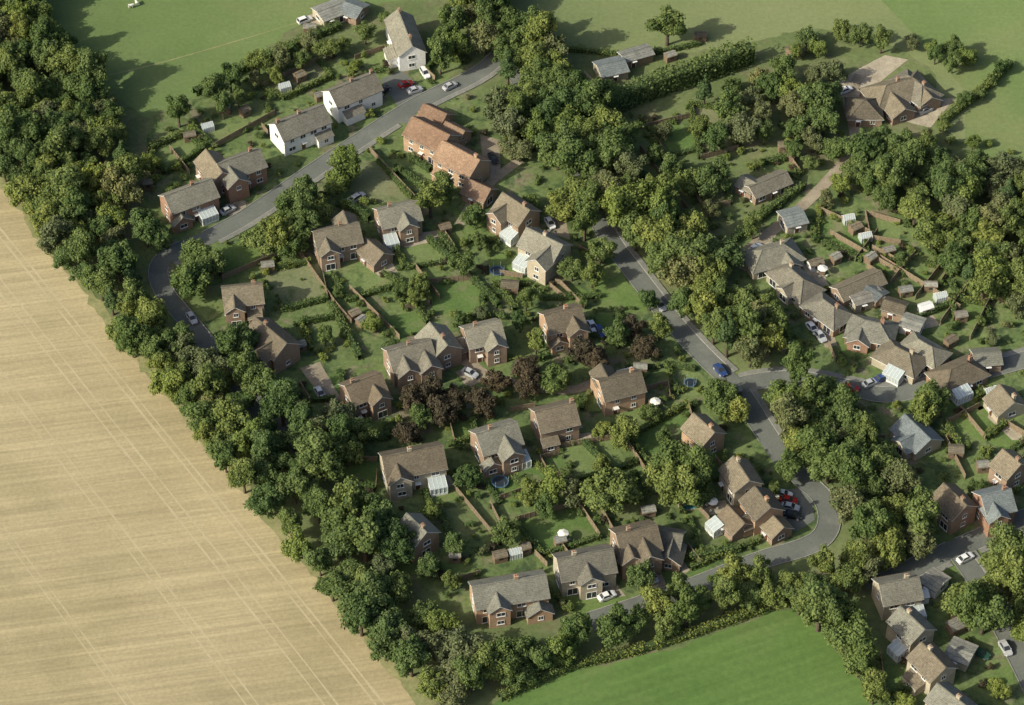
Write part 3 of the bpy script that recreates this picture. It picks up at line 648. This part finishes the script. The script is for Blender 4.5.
# ---------------------------------------------------------------- gardens
LAWNS=[[(190,128),(255,98),(275,115),(215,148)],[(262,88),(318,62),(332,78),(285,100)],[(150,150),(185,135),(205,150),(165,175)],
[(348,160),(378,162),(410,198),(385,208),(350,190)],[(385,148),(408,158),(440,178),(425,190),(395,168)],[(392,242),(440,240),(452,262),(405,270)],
[(448,205),(492,222),(500,245),(468,240)],[(265,272),(320,262),(328,300),(280,312)],[(212,248),(262,236),(280,256),(222,280)],[(185,292),(222,284),(226,312),(205,322)],
[(325,262),(362,262),(400,285),(348,302)],[(300,325),(338,318),(348,345),(312,352)],[(420,285),(472,280),(498,308),(440,320)],[(365,318),(418,312),(430,328),(388,338)],
[(485,252),(532,256),(530,285),(492,285)],[(530,290),(575,285),(600,298),(545,300)],[(578,250),(620,270),(648,312),(600,312)],[(500,352),(548,342),(572,352),(520,366)],
[(588,315),(625,312),(622,335),(592,335)],[(440,510),(490,505),(500,525),(452,545)],[(560,448),(612,440),(632,466),(575,482)],[(478,472),(532,462),(560,488),(500,505)],
[(515,522),(578,505),(600,538),(542,556)],[(592,508),(645,500),(652,516),(608,526)],[(628,440),(688,405),(700,452),(650,466)],[(690,520),(720,512),(772,538),(705,562)],
[(556,598),(612,588),(630,606),(580,618)],[(648,580),(702,555),(722,562),(672,592)],[(435,562),(468,558),(480,575),(450,585)],[(545,440),(590,432),(560,448),(540,455)],
[(820,212),(870,235),(862,262),(815,240)],[(898,302),(948,282),(962,300),(912,322)],[(828,345),(862,335),(870,350),(835,362)],[(945,425),(990,402),(1012,430),(962,452)],
[(880,655),(905,640),(915,690),(885,695)],[(690,105),(722,110),(738,150),(700,160)],[(700,190),(728,188),(730,205),(705,210)],[(865,215),(900,225),(900,245),(870,240)],
[(665,365),(700,372),(720,395),(680,395)],[(620,345),(655,355),(660,368),(625,368)],[(700,455),(725,450),(722,480),(702,480)],[(395,560),(430,555),(425,575),(400,575)],
[(985,440),(1005,425),(1030,440),(1005,455)],[(600,125),(640,118),(680,175),(655,190)],[(425,72),(440,60),(470,62),(440,85)],[(355,60),(385,50),(392,72),(372,72)],
[(280,180),(300,172),(318,190),(300,195)],[(235,228),(262,218),(268,232),(240,240)],[(500,400),(530,395),(535,408),(510,412)],[(450,425),(472,420),(475,440),(455,445)],
[(585,395),(598,392),(605,410),(582,412)],[(642,392),(668,385),(670,400),(645,410)],[(680,560),(720,548),(715,560),(690,570)],[(880,395),(900,390),(905,405),(885,410)],
[(975,400),(995,392),(998,400),(980,412)],[(920,560),(950,560),(960,570),(940,572)],[(540,460),(560,455),(566,475),(550,478)],
[(300,385),(340,372),(346,400),(310,402)],[(385,375),(420,378),(415,395),(385,395)],[(340,460),(378,462),(376,490),(345,485)],[(950,300),(985,305),(990,325),(955,322)],
[(985,665),(1010,660),(1015,690),(990,690)],[(640,130),(690,118),(700,150),(660,160)],[(760,165),(790,160),(800,175),(770,180)],
[(872,250),(895,262),(885,280),(866,268)],[(925,265),(950,270),(940,285),(915,280)],[(965,468),(990,455),(1000,475),(975,485)],[(940,400),(965,392),(968,405),(942,418)],[(860,440),(895,440),(905,460),(880,470)],[(480,300),(505,296),(515,312),(490,318)],[(610,410),(640,404),(645,420),(620,428)],[(420,485),(455,478),(470,498),(430,505)],[(360,425),(385,420),(388,440),(366,442)],
[(230,320),(250,322),(252,340),(228,335)],[(400,300),(425,290),(430,305),(405,310)],[(455,225),(475,245),(455,255),(440,235)]]
LW=[]
for i,l in enumerate(LAWNS):
    w=PL(l); LW.append(w); sheet('lawn',w,0.016+(i%7)*0.004,'lawn%d'%random.choice([0,0,1,1,2,2,3,4]),0.4,1.5)
DR=[([(455,372),(478,362),(490,378),(468,388)],'drive'),([(555,440),(590,432),(592,440),(560,448)],'paving'),([(780,490),(812,488),(815,520),(795,532),(775,520)],'asphalt'),
([(632,568),(655,562),(668,588),(645,598)],'drive'),([(592,578),(612,576),(625,596),(605,600)],'paving'),([(655,400),(662,415),(650,420),(645,405)],'paving'),([(860,385),(890,372),(910,385),(880,398)],'drive'),
([(730,262),(760,238),(778,232),(765,255),(745,272)],'paving'),([(830,85),(885,55),(908,60),(880,82),(850,105)],'paving'),([(880,115),(925,100),(955,98),(930,128)],'paving'),([(300,368),(320,362),(342,400),(328,408)],'drive'),
([(400,236),(440,230),(445,240),(405,248)],'paving'),([(545,208),(565,215),(570,240),(555,235)],'drive'),([(480,135),(500,140),(500,180),(485,175)],'drive'),([(380,80),(400,70),(425,90),(400,110)],'asphalt'),
([(225,205),(245,200),(248,215),(232,222)],'drive'),([(905,320),(930,312),(940,325),(915,332)],'paving'),([(990,410),(1020,432),(1024,440),(1012,440),(988,418)],'paving'),([(300,20),(330,5),(350,15),(320,25)],'paving'),
([(425,480),(450,475),(455,485),(430,492)],'paving'),([(488,465),(525,455),(528,462),(492,472)],'paving'),([(370,268),(392,262),(398,272),(378,276)],'paving'),([(700,505),(725,500),(730,512),(705,515)],'paving'),
([(660,535),(690,570),(684,574),(655,540)],'paving'),([(560,425),(580,420),(582,428),(562,432)],'paving'),([(800,262),(825,275),(830,290),(815,290)],'paving'),([(905,660),(925,670),(930,690),(912,690)],'paving'),([(955,380),(985,372),(988,380),(958,390)],'paving'),
([(925,362),(945,352),(950,362),(935,372)],'drive'),([(812,318),(830,328),(838,345),(825,348)],'drive'),([(585,70),(600,85),(592,95),(580,82)],'drive')]
DW=[]
for i,(l,m) in enumerate(DR):
    w=PL(l); DW.append(w); sheet('driveway' if m!='paving' else 'patio',w,0.044+(i%6)*0.004,m,0.15,1.5)
def hedge(pts,w,h,leaf='leaf',name='hedge',big=1.0):
    pts=resample(pts,0.5); P3=np.array(pts); n=len(P3)
    if n<3: return
    L=n*0.5; nl=int(L*(2*h+w)*13/big**1.5)
    i=np.random.randint(0,n-1,nl); t=np.random.rand(nl,1); c=P3[i]*(1-t)+P3[i+1]*t
    d=P3[i+1]-P3[i]; d/=np.linalg.norm(d,axis=1)[:,None]; nx=np.stack([-d[:,1],d[:,0]],1)
    a=np.random.rand(nl)*(2*h+w); side=np.zeros(nl); z=np.zeros(nl)
    hv=np.array([noise.noise((p[0]*.5,p[1]*.5,3.0)) for p in c])*(0.5 if big==1 else .25)+1
    m1=a<h; side[m1]=-w/2; z[m1]=a[m1]
    m2=(a>=h)&(a<h+w); side[m2]=a[m2]-h-w/2; z[m2]=h
    m3=a>=h+w; side[m3]=w/2; z[m3]=a[m3]-h-w
    nr=np.zeros((nl,3)); nr[m1,:2]=-nx[m1]; nr[m2,2]=1; nr[m3,:2]=nx[m3]
    pts3=np.zeros((nl,3)); pts3[:,:2]=c+nx*(side*hv)[:,None]; pts3[:,2]=z*hv; pts3+=np.random.normal(size=(nl,3))*0.11*big
    nr+=np.random.normal(size=(nl,3))*0.5
    mb=MB()
    for j in range(0,n-1):
        A,B_=P3[j],P3[j+1]; q=(B_-A)/max(1e-6,np.linalg.norm(B_-A)); nn=np.array([-q[1],q[0]])*w*0.36
        zt=h*0.8
        mb.face([(*(A+nn),zt),(*(A-nn),zt),(*(B_-nn),zt),(*(B_+nn),zt)])
        mb.face([(*(A-nn),0),(*(B_-nn),0),(*(B_-nn),zt),(*(A-nn),zt)]); mb.face([(*(A+nn),0),(*(A+nn),zt),(*(B_+nn),zt),(*(B_+nn),0)])
    cv=np.array(mb.v); cf=np.array(mb.f)
    me=build_leaves(pts3,nr,np.random.uniform(.12,.25,nl)*big,np.random.uniform(.1,.8,nl),cv,cf,None,[M[leaf],M['core']],name)
    obj(name,me)
def fence(pts,h=1.6):
    mb=MB(); pts=resample(pts,1.9)
    for a,b in zip(pts[:-1],pts[1:]):
        A=Vector(a);B2=Vector(b); d=(B2-A); L=d.length
        if L<.3: continue
        T=Matrix.Translation((A.x,A.y,0))@Matrix.Rotation(math.atan2(d.y,d.x),4,'Z')
        mb.box(-.06,.06,-.06,.06,-.1,h+.1,0,M4=T); 
        k=6
        for i in range(k): mb.box(.07+(L-.14)*i/k,.07+(L-.14)*(i+1)/k-.01,-.015+(i%2)*.02,.015+(i%2)*.02,.08,h-.02*(i%2),0,M4=T)
        mb.box(.07,L-.07,-.04,.05,h,h+.05,0,M4=T)
    if mb.f: obj('garden_fence',mb.mesh('garden_fence',[M['wood']]))
def clean(pts):
    runs=[];cur=[]
    for p in resample(pts,1.0):
        if in_house(p,-0.3) or near_road(p,None,1.9):
            if len(cur)>3: runs.append(cur)
            cur=[]
        else: cur.append(p)
    if len(cur)>3: runs.append(cur)
    return runs
def bush(x,y,s): 
    if in_house((x,y),-0.4) or near_road((x,y),None,.8) or any(inpoly((x,y),w) for w in DW): return
    r=random.random(); me=BU[0+random.randrange(4)] if r<.62 else random.choice(BU[4:])
    obj('garden_shrub',me,(x,y,0),random.uniform(0,6.28),scale=(s*random.uniform(.75,1.4),s*random.uniform(.75,1.2),s*random.uniform(.6,1.2)))
for i,w in enumerate(LW):
    n=len(w)
    for k in range(n):
        a,b=w[k],w[(k+1)%n]; r=random.random()
        for run in clean([a,b]):
            if r<0.40: hedge(run,random.uniform(.8,1.3),random.uniform(1.0,1.9))
            elif r<0.60: fence(run)
            if r>0.25:
                for p in run[::1]:
                    if random.random()<0.28: bush(p[0]+random.uniform(-1.2,1.2),p[1]+random.uniform(-1.2,1.2),random.uniform(.3,.9))
FEN=[[(640,150),(700,228)],[(655,140),(712,222)],[(298,252),(335,305),(352,325)],[(370,152),(415,200)],[(415,268),(440,300)],[(440,228),(455,250)],[(500,275),(560,285),(585,310)],[(550,288),(565,300)],[(620,432),(650,480)],[(640,395),(660,418)],[(560,545),(600,600)],[(595,500),(620,545)],
[(690,500),(712,525)],[(500,500),(560,480)],[(975,385),(1022,430)],[(945,440),(965,480)],[(880,260),(960,310)],[(830,235),(900,275)],[(350,290),(400,340)],[(455,490),(500,545)],[(535,555),(560,580)],[(685,545),(720,590)],[(225,320),(250,360)],[(170,150),(190,175)],[(262,128),(290,160)],[(700,440),(730,480)],
[(855,262),(878,232)],[(890,285),(915,255)],[(915,300),(940,268)],[(940,325),(965,290)],[(970,340),(990,300)],[(960,410),(985,440)],[(590,395),(610,425)]]
for f in FEN:
    for run in clean(PL(f)): fence(run)
HED=[([(195,95),(255,65),(300,45),(340,28)],2.0,2.2),([(500,700),(565,668),(650,650),(730,622),(800,598)],1.8,1.8),([(800,598),(840,650),(890,712)],1.6,1.8),([(560,50),(640,58),(700,45)],1.2,1.3),([(940,125),(985,90),(1010,65)],2,2),([(455,50),(470,75)],1.5,2),([(625,265),(660,310)],1.2,1.6),([(690,350),(735,395)],1.2,1.3),([(645,600),(700,575)],1.5,2),([(590,585),(560,595)],1.2,1.5),([(225,240),(262,225)],1.5,2.2),([(690,560),(770,545),(800,538)],1.6,2),([(345,205),(375,225)],1.3,2),([(715,260),(760,218),(830,170)],1.5,2),([(330,305),(360,360)],1.3,1.8),([(400,215),(450,260)],1.2,1.8),([(470,445),(540,500)],1.2,1.8),([(580,440),(640,500)],1.2,1.8)]
for f,w,h in HED:
    for run in clean(smooth(PL(f))): hedge(run,w,h)
hedge(smooth(PL([(592,112),(650,88),(700,72),(752,52)],2.5)),3.6,6.0,'leaf','tall_conifer_hedge',1.7)
EST=PL([(150,130),(300,50),(430,70),(520,120),(600,220),(690,340),(780,450),(830,540),(640,610),(440,600),(340,480),(230,360),(150,260)])
EST2=PL([(640,110),(1024,150),(1040,705),(880,700),(880,560),(780,360)])
for poly,cnt in ((EST,1450),(EST2,1400)):
    xs=[p[0] for p in poly]; ys=[p[1] for p in poly]
    for _ in range(cnt):
        x=random.uniform(min(xs),max(xs)); y=random.uniform(min(ys),max(ys))
        if not inpoly((x,y),poly) or in_house((x,y),.0) or near_road((x,y),None,1.8): continue
        if any(inpoly((x,y),w) for w in LW) and random.random()<0.95: continue
        if any(inpoly((x,y),w) for w in DW): continue
        if random.random()<0.11:
            s=random.uniform(.3,.65)
            if ok_space(x,y,5) and not crowds_house(x,y,s*.7): put_tree(x,y,random.choice([TG,TG,TG,TO,TY]),'garden_tree',s); add_space(x,y,4)
        else: bush(x,y,random.uniform(.3,1.05))
# ---------------------------------------------------------------- cars
def car_mesh(paint,kind=0):
    mb=MB()
    st=[(-2.1,.32,.62,.70),(-2.0,.25,.85,.80),(-1.5,.22,.92,.86),(0,.22,.93,.87),(.9,.22,.92,.86),(1.7,.25,.80,.82),(2.05,.3,.66,.72),(2.12,.34,.55,.66)]
    if kind==1: st[0]=(-2.1,.3,.9,.78)
    for (a,b) in zip(st[:-1],st[1:]):
        for s in (1,-1):
            q=[(a[0],s*a[3],a[1]),(b[0],s*b[3],b[1]),(b[0],s*b[3]*.97,b[2]),(a[0],s*a[3]*.97,a[2])]
            mb.face(q if s<0 else q[::-1],0)
        mb.face([(a[0],-a[3]*.97,a[2]),(b[0],-b[3]*.97,b[2]),(b[0],b[3]*.97,b[2]),(a[0],a[3]*.97,a[2])],0)
    for e in (st[0],st[-1]): mb.face([(e[0],-e[3],e[1]),(e[0],e[3],e[1]),(e[0],e[3]*.97,e[2]),(e[0],-e[3]*.97,e[2])],0)
    xb=-1.55 if kind==0 else -2.0; top=1.42 if kind==0 else 1.55
    base=[(xb,-.80,.9),(1.0,-.80,.9),(1.0,.80,.9),(xb,.80,.9)]; tp=[(xb+.5-(.3 if kind else 0),-.62,top),(.25,-.62,top),(.25,.62,top),(xb+.5-(.3 if kind else 0),.62,top)]
    for i in range(4): j=(i+1)%4; mb.face([base[i],base[j],tp[j],tp[i]],1)
    t2=[(p[0]*1.0,p[1],p[2]+.02) for p in tp]; mb.face(t2,0)
    for i in range(4): j=(i+1)%4; mb.face([tp[i],tp[j],t2[j],t2[i]],0)
    for i in range(4): mb.tube(base[i],tp[i],.05,.05,4,0)
    for x in (-1.3,1.35):
        for s in (1,-1): mb.tube((x,s*.66,.31),(x,s*.89,.31),.31,.31,12,2); mb.tube((x,s*.885,.31),(x,s*.9,.31),.31,.02,12,3)
    for s in (1,-1):
        mb.box(2.02,2.1,s*.5-.15,s*.5+.15,.56,.66,3); mb.box(-2.12,-2.04,s*.55-.12,s*.55+.12,.6,.72,4); mb.box(.75,.9,s*.93-.07,s*.93+.07,.9,1.02,0)
    return mb.mesh('car',[M[paint],M['glass'],M['tyre'],M['c_silver'],M['c_red']])
CM={k:[car_mesh('c_'+k,0),car_mesh('c_'+k,1)] for k in ('white','silver','red','blue','black','green')}
def car(u,v,du,dv,col,k=0):
    a=P(u,v); b=P(u+du,v+dv); o=obj('parked_car',CM[col][k],(a[0],a[1],0.13),math.atan2(b[1]-a[1],b[0]-a[0]),scale=(.93,.93,.93))
for c in [(349,204,10,-6,'white'),(358,199,10,-6,'silver',1),(349,411,10,6,'red',1),(355,418,10,6,'white'),(406,86,10,-3,'red'),(415,92,10,-3,'silver'),(192,320,6,10,'silver'),(592,328,6,10,'white'),(600,333,6,10,'blue'),
 (788,502,10,2,'red'),(790,509,10,2,'silver'),(792,517,10,2,'black'),(783,496,10,2,'white'),(640,582,6,10,'red'),(652,578,6,10,'silver',1),(812,330,8,10,'white'),(820,338,8,10,'silver'),(745,262,10,-8,'silver'),(755,250,10,-8,'white'),
 (870,385,10,-4,'silver'),(882,380,10,-4,'blue'),(550,225,6,10,'white'),(493,160,6,10,'black'),(228,212,10,-5,'silver'),(607,598,8,-3,'white'),(470,375,8,4,'silver'),(845,92,10,-4,'white'),(925,112,10,-4,'silver'),
 (965,560,10,-5,'white'),(985,600,6,10,'blue'),(1005,650,6,10,'silver'),(660,307,7,9,'silver'),(720,372,8,9,'blue'),(320,395,6,10,'silver'),(980,655,8,4,'green'),(384,92,8,-6,'black'),(450,88,10,-5,'silver'),(850,390,10,2,'red'),
 (305,22,8,-3,'white',1),(325,14,8,-3,'white',1),(425,75,5,8,'white',1)]: car(*c)
# ---------------------------------------------------------------- garden objects
def shed(u,v,ang,l=2.6,w=2.0,col='shedwood',rf='r_felt'):
    x,y=P(u,v)
    if in_house((x,y),-0.6): return
    wm=MB(); rm=MB(); root=bpy.data.objects.new('garden_shed',None); root.location=(x,y,0); root.rotation_euler=(0,0,ang+random.uniform(-.5,.5)); COL.objects.link(root)
    l*=random.uniform(.8,1.1); w*=random.uniform(.8,1.0)
    pk=1.9+w/2*math.tan(.45)
    wm.box(-l/2,l/2,-w/2,w/2,0,1.9)
    for xx in (-l/2,l/2): wm.face([(xx,-w/2,1.9),(xx,w/2,1.9),(xx,0,pk)])
    roof_gable(rm,l,w,1.9,.45,ov=.12,t=.05,vo=.12)
    wm.box(l/2,l/2+.03,-.4,.4,.05,1.8,1); wm.box(-.4,.4,-w/2-.03,-w/2,.9,1.5,2)
    rr=random.choice([rf,'r_brown','r_felt','r_brown']) if rf=='r_felt' else rf
    obj('walls',wm.mesh('walls',[M[col],M['wood'],M['glass']]),parent=root); obj('roof',rm.mesh('roof',[M[rr],M['shedwood'],M[rr],M['shedwood']]),parent=root)
for s in [(268,270,.3),(355,318,.8),(362,325,.8),(445,232,.2),(510,290,.3,4,3),(640,372,.3),(560,545,.2),(525,552,.4),(735,395,.3),(245,115,.4),(225,112,.4),(300,80,.4,3,2.4),(320,100,.3),(190,140,.4),(148,188,.4),
 (835,262,.3),(855,232,.4),(815,268,.4,3,2.5,'upvc'),(870,262,.4),(888,255,.3),(902,312,.3,4,3,'upvc','upvc'),(925,312,.2,3.4,2.6,'upvc','upvc'),(950,345,.4),(910,330,.4,4,3),(985,295,.3),
 (980,382,.4),(955,455,.4,3,2.4),(1000,415,.4),(970,625,.4),(955,630,.3,3,3),(920,600,.4,3,2.5,'upvc','upvc'),(915,660,.4,3,2.5),(785,150,.6,4,2.5),(792,160,.6),(670,60,.3),(415,345,.4),(300,350,.3),(455,560,.3),(500,560,.4),(620,440,.4),(648,515,.2),(960,320,.3),(310,32,.3,3,2.4),(795,55,.4,4,3),(700,40,.3,3,2),(860,160,.3),
 (930,290,.4,3,2),(905,295,.5),(1005,300,.3),(982,470,.3)]:
    shed(*s)
def greenhouse(u,v,ang):
    x,y=P(u,v); mb=MB(); l,w=2.6,2.0
    mb.box(-l/2,l/2,-w/2,w/2,0.02,1.5,1)
    for s in (1,-1): 
        q=[(-l/2,s*w/2,1.5),(l/2,s*w/2,1.5),(l/2,0,2.3),(-l/2,0,2.3)]; mb.face(q if s<0 else q[::-1],1)
    for i in range(6):
        xx=-l/2+l*i/5
        for s in (1,-1): mb.box(xx-.03,xx+.03,s*(w/2+.02)-.03,s*(w/2+.02)+.03,0,1.5,0); mb.tube((xx,s*w/2,1.53),(xx,0,2.33),.035,.035,4,0)
    for xx in (-l/2,l/2): mb.face([(xx,-w/2,1.5),(xx,w/2,1.5),(xx,0,2.3)],1)
    mb.box(-l/2,l/2,-.04,.04,2.3,2.38,0)
    obj('greenhouse',mb.mesh('greenhouse',[M['upvc'],M['cglass']]),(x,y,0),ang)
for g in [(208,130,.4),(285,90,.4),(865,240,.3),(940,300,.3),(990,395,.4),(515,556,.3),(848,222,.3)]: greenhouse(*g)
def tramp(u,v,r=1.8):
    x,y=P(u,v); mb=MB(); n=24
    ri=r*.86
    ring=[[(rr*math.cos(2*math.pi*i/n),rr*math.sin(2*math.pi*i/n),.8) for i in range(n)] for rr in (ri,r)]
    mb.face(ring[0],1)
    for i in range(n): j=(i+1)%n; mb.face([ring[0][i],ring[1][i],ring[1][j],ring[0][j]],0)
    for i in range(6):
        a=math.pi*i/3; mb.tube((r*math.cos(a),r*math.sin(a),0),(r*math.cos(a),r*math.sin(a),2.4),.03,.03,5,2)
    obj('trampoline',mb.mesh('trampoline',[M['blue'],M['pool'],M['c_silver']]),(x,y,0))
for t in [(500,484),(497,273,1.6),(850,300,1.3),(690,385,1.3)]: tramp(*t)
def parasol(u,v):
    x,y=P(u,v)
    if in_house((x,y),-0.3): return
    mb=MB(); mb.tube((0,0,0),(0,0,2.5),.03,.03,6,1)
    n=8; top=(0,0,2.55)
    for i in range(n):
        a,b=2*math.pi*i/n,2*math.pi*(i+1)/n; mb.face([(1.2*math.cos(a),1.2*math.sin(a),2.1),(1.2*math.cos(b),1.2*math.sin(b),2.1),top],0)
    mb.cyl((0,0),.7,.7,.68,.74,14,1)
    for i in range(3): a=2.1*i+.4; mb.tube((.5*math.cos(a),.5*math.sin(a),0),(.3*math.cos(a),.3*math.sin(a),.7),.03,.03,5,1)
    for i in range(4):
        a=1.57*i+.6; cx,cy=1.15*math.cos(a),1.15*math.sin(a)
        mb.box(cx-.22,cx+.22,cy-.22,cy+.22,.40,.46,0); 
        for dx in (-.18,.18):
            for dy in (-.18,.18): mb.box(cx+dx-.02,cx+dx+.02,cy+dy-.02,cy+dy+.02,0,.4,1)
        ox,oy=.2*math.cos(a),.2*math.sin(a); mb.box(cx+ox-.2,cx+ox+.2,cy+oy-.03,cy+oy+.03,.46,.9,0)
    obj('garden_table_with_parasol',mb.mesh('garden_table_with_parasol',[M['canvas'],M['shedwood']]),(x,y,0),random.random())
for t in [(563,437),(570,434),(432,480),(505,466),(712,508),(420,236),(822,275),(655,408),(998,425),(563,540)]: parasol(*t)
pm=MB(); pm.box(-4,4,-2,2,-.3,.12,0); pm.face([(-3.6,-1.6,.135),(3.6,-1.6,.135),(3.6,1.6,.135),(-3.6,1.6,.135)],1)
x,y=P(690,506); obj('swimming_pool',pm.mesh('swimming_pool',[M['paving'],M['water']]),(x,y,0.05),.2,scale=(.6,.6,1))
def sheep(u,v,a):
    import bmesh
    x,y=P(u,v); me=bpy.data.meshes.new('sheep'); V=[(-.55,0,.75),(-.2,0,.8),(.25,0,.8),(.5,0,.85),(.72,0,1.0),(.95,0,.92)]
    R=[.2,.32,.32,.24,.13,.08]; E=[(i,i+1) for i in range(5)]
    for (bx,by,b) in ((-.42,.16,0),(-.42,-.16,0),(.38,.16,3),(.38,-.16,3)):
        n=len(V); V+=[(bx,by,.5),(bx-(.06 if b==0 else -.02),by,.28),(bx,by,0)]; R+=[.1,.05,.045]; E+=[(b,n),(n,n+1),(n+1,n+2)]
    me.from_pydata(V,E,[]); me.materials.append(M['wool']); o=obj('sheep',me,(x,y,0),a,scale=(1.1,1.1,1.1))
    md=o.modifiers.new('Skin','SKIN'); 
    if not me.skin_vertices: 
        bm=bmesh.new(); bm.from_mesh(me); bm.verts.layers.skin.verify(); bm.to_mesh(me); bm.free()
    for s,r in zip(me.skin_vertices[0].data,R): s.radius=(r,r)
    me.skin_vertices[0].data[1].use_root=True
    o.modifiers.new('Sub','SUBSURF').levels=1
sheep(131,8,.3); sheep(137,5,2.0)
# ---------------------------------------------------------------- light and camera
EL=math.radians(33)
sd=Vector((-0.88*math.cos(EL),-0.475*math.cos(EL),math.sin(EL))).normalized()
sun=bpy.data.lights.new('sun','SUN'); sun.energy=4.9; sun.angle=math.radians(0.5); sun.color=(1.0,0.95,0.77)
so=bpy.data.objects.new('sun',sun); so.rotation_euler=sd.to_track_quat('Z','Y').to_euler(); so.location=(0,0,200); COL.objects.link(so)
w=bpy.data.worlds.new('World'); SC.world=w; w.use_nodes=True; nt=w.node_tree
sk=nt.nodes.new('ShaderNodeTexSky'); sk.sky_type='NISHITA'; sk.sun_disc=False
sk.sun_elevation=math.asin(sd.z); sk.sun_rotation=math.atan2(sd.x,sd.y); sk.air_density=1.0; sk.dust_density=4.0
nt.links.new(sk.outputs[0],nt.nodes['Background'].inputs[0]); nt.nodes['Background'].inputs[1].default_value=0.15
cd=bpy.data.cameras.new('camera'); cd.sensor_width=36; cd.lens=18/math.tan(HF); cd.clip_end=9000; cd.clip_start=1
co=bpy.data.objects.new('camera',cd); co.location=CAM; co.rotation_euler=(math.pi/2-DEP,0,0); COL.objects.link(co); SC.camera=co
SC.view_settings.view_transform='Standard'; SC.view_settings.look='None'; SC.view_settings.exposure=0
print('trees',len(TREES),'objs',len(bpy.data.objects))
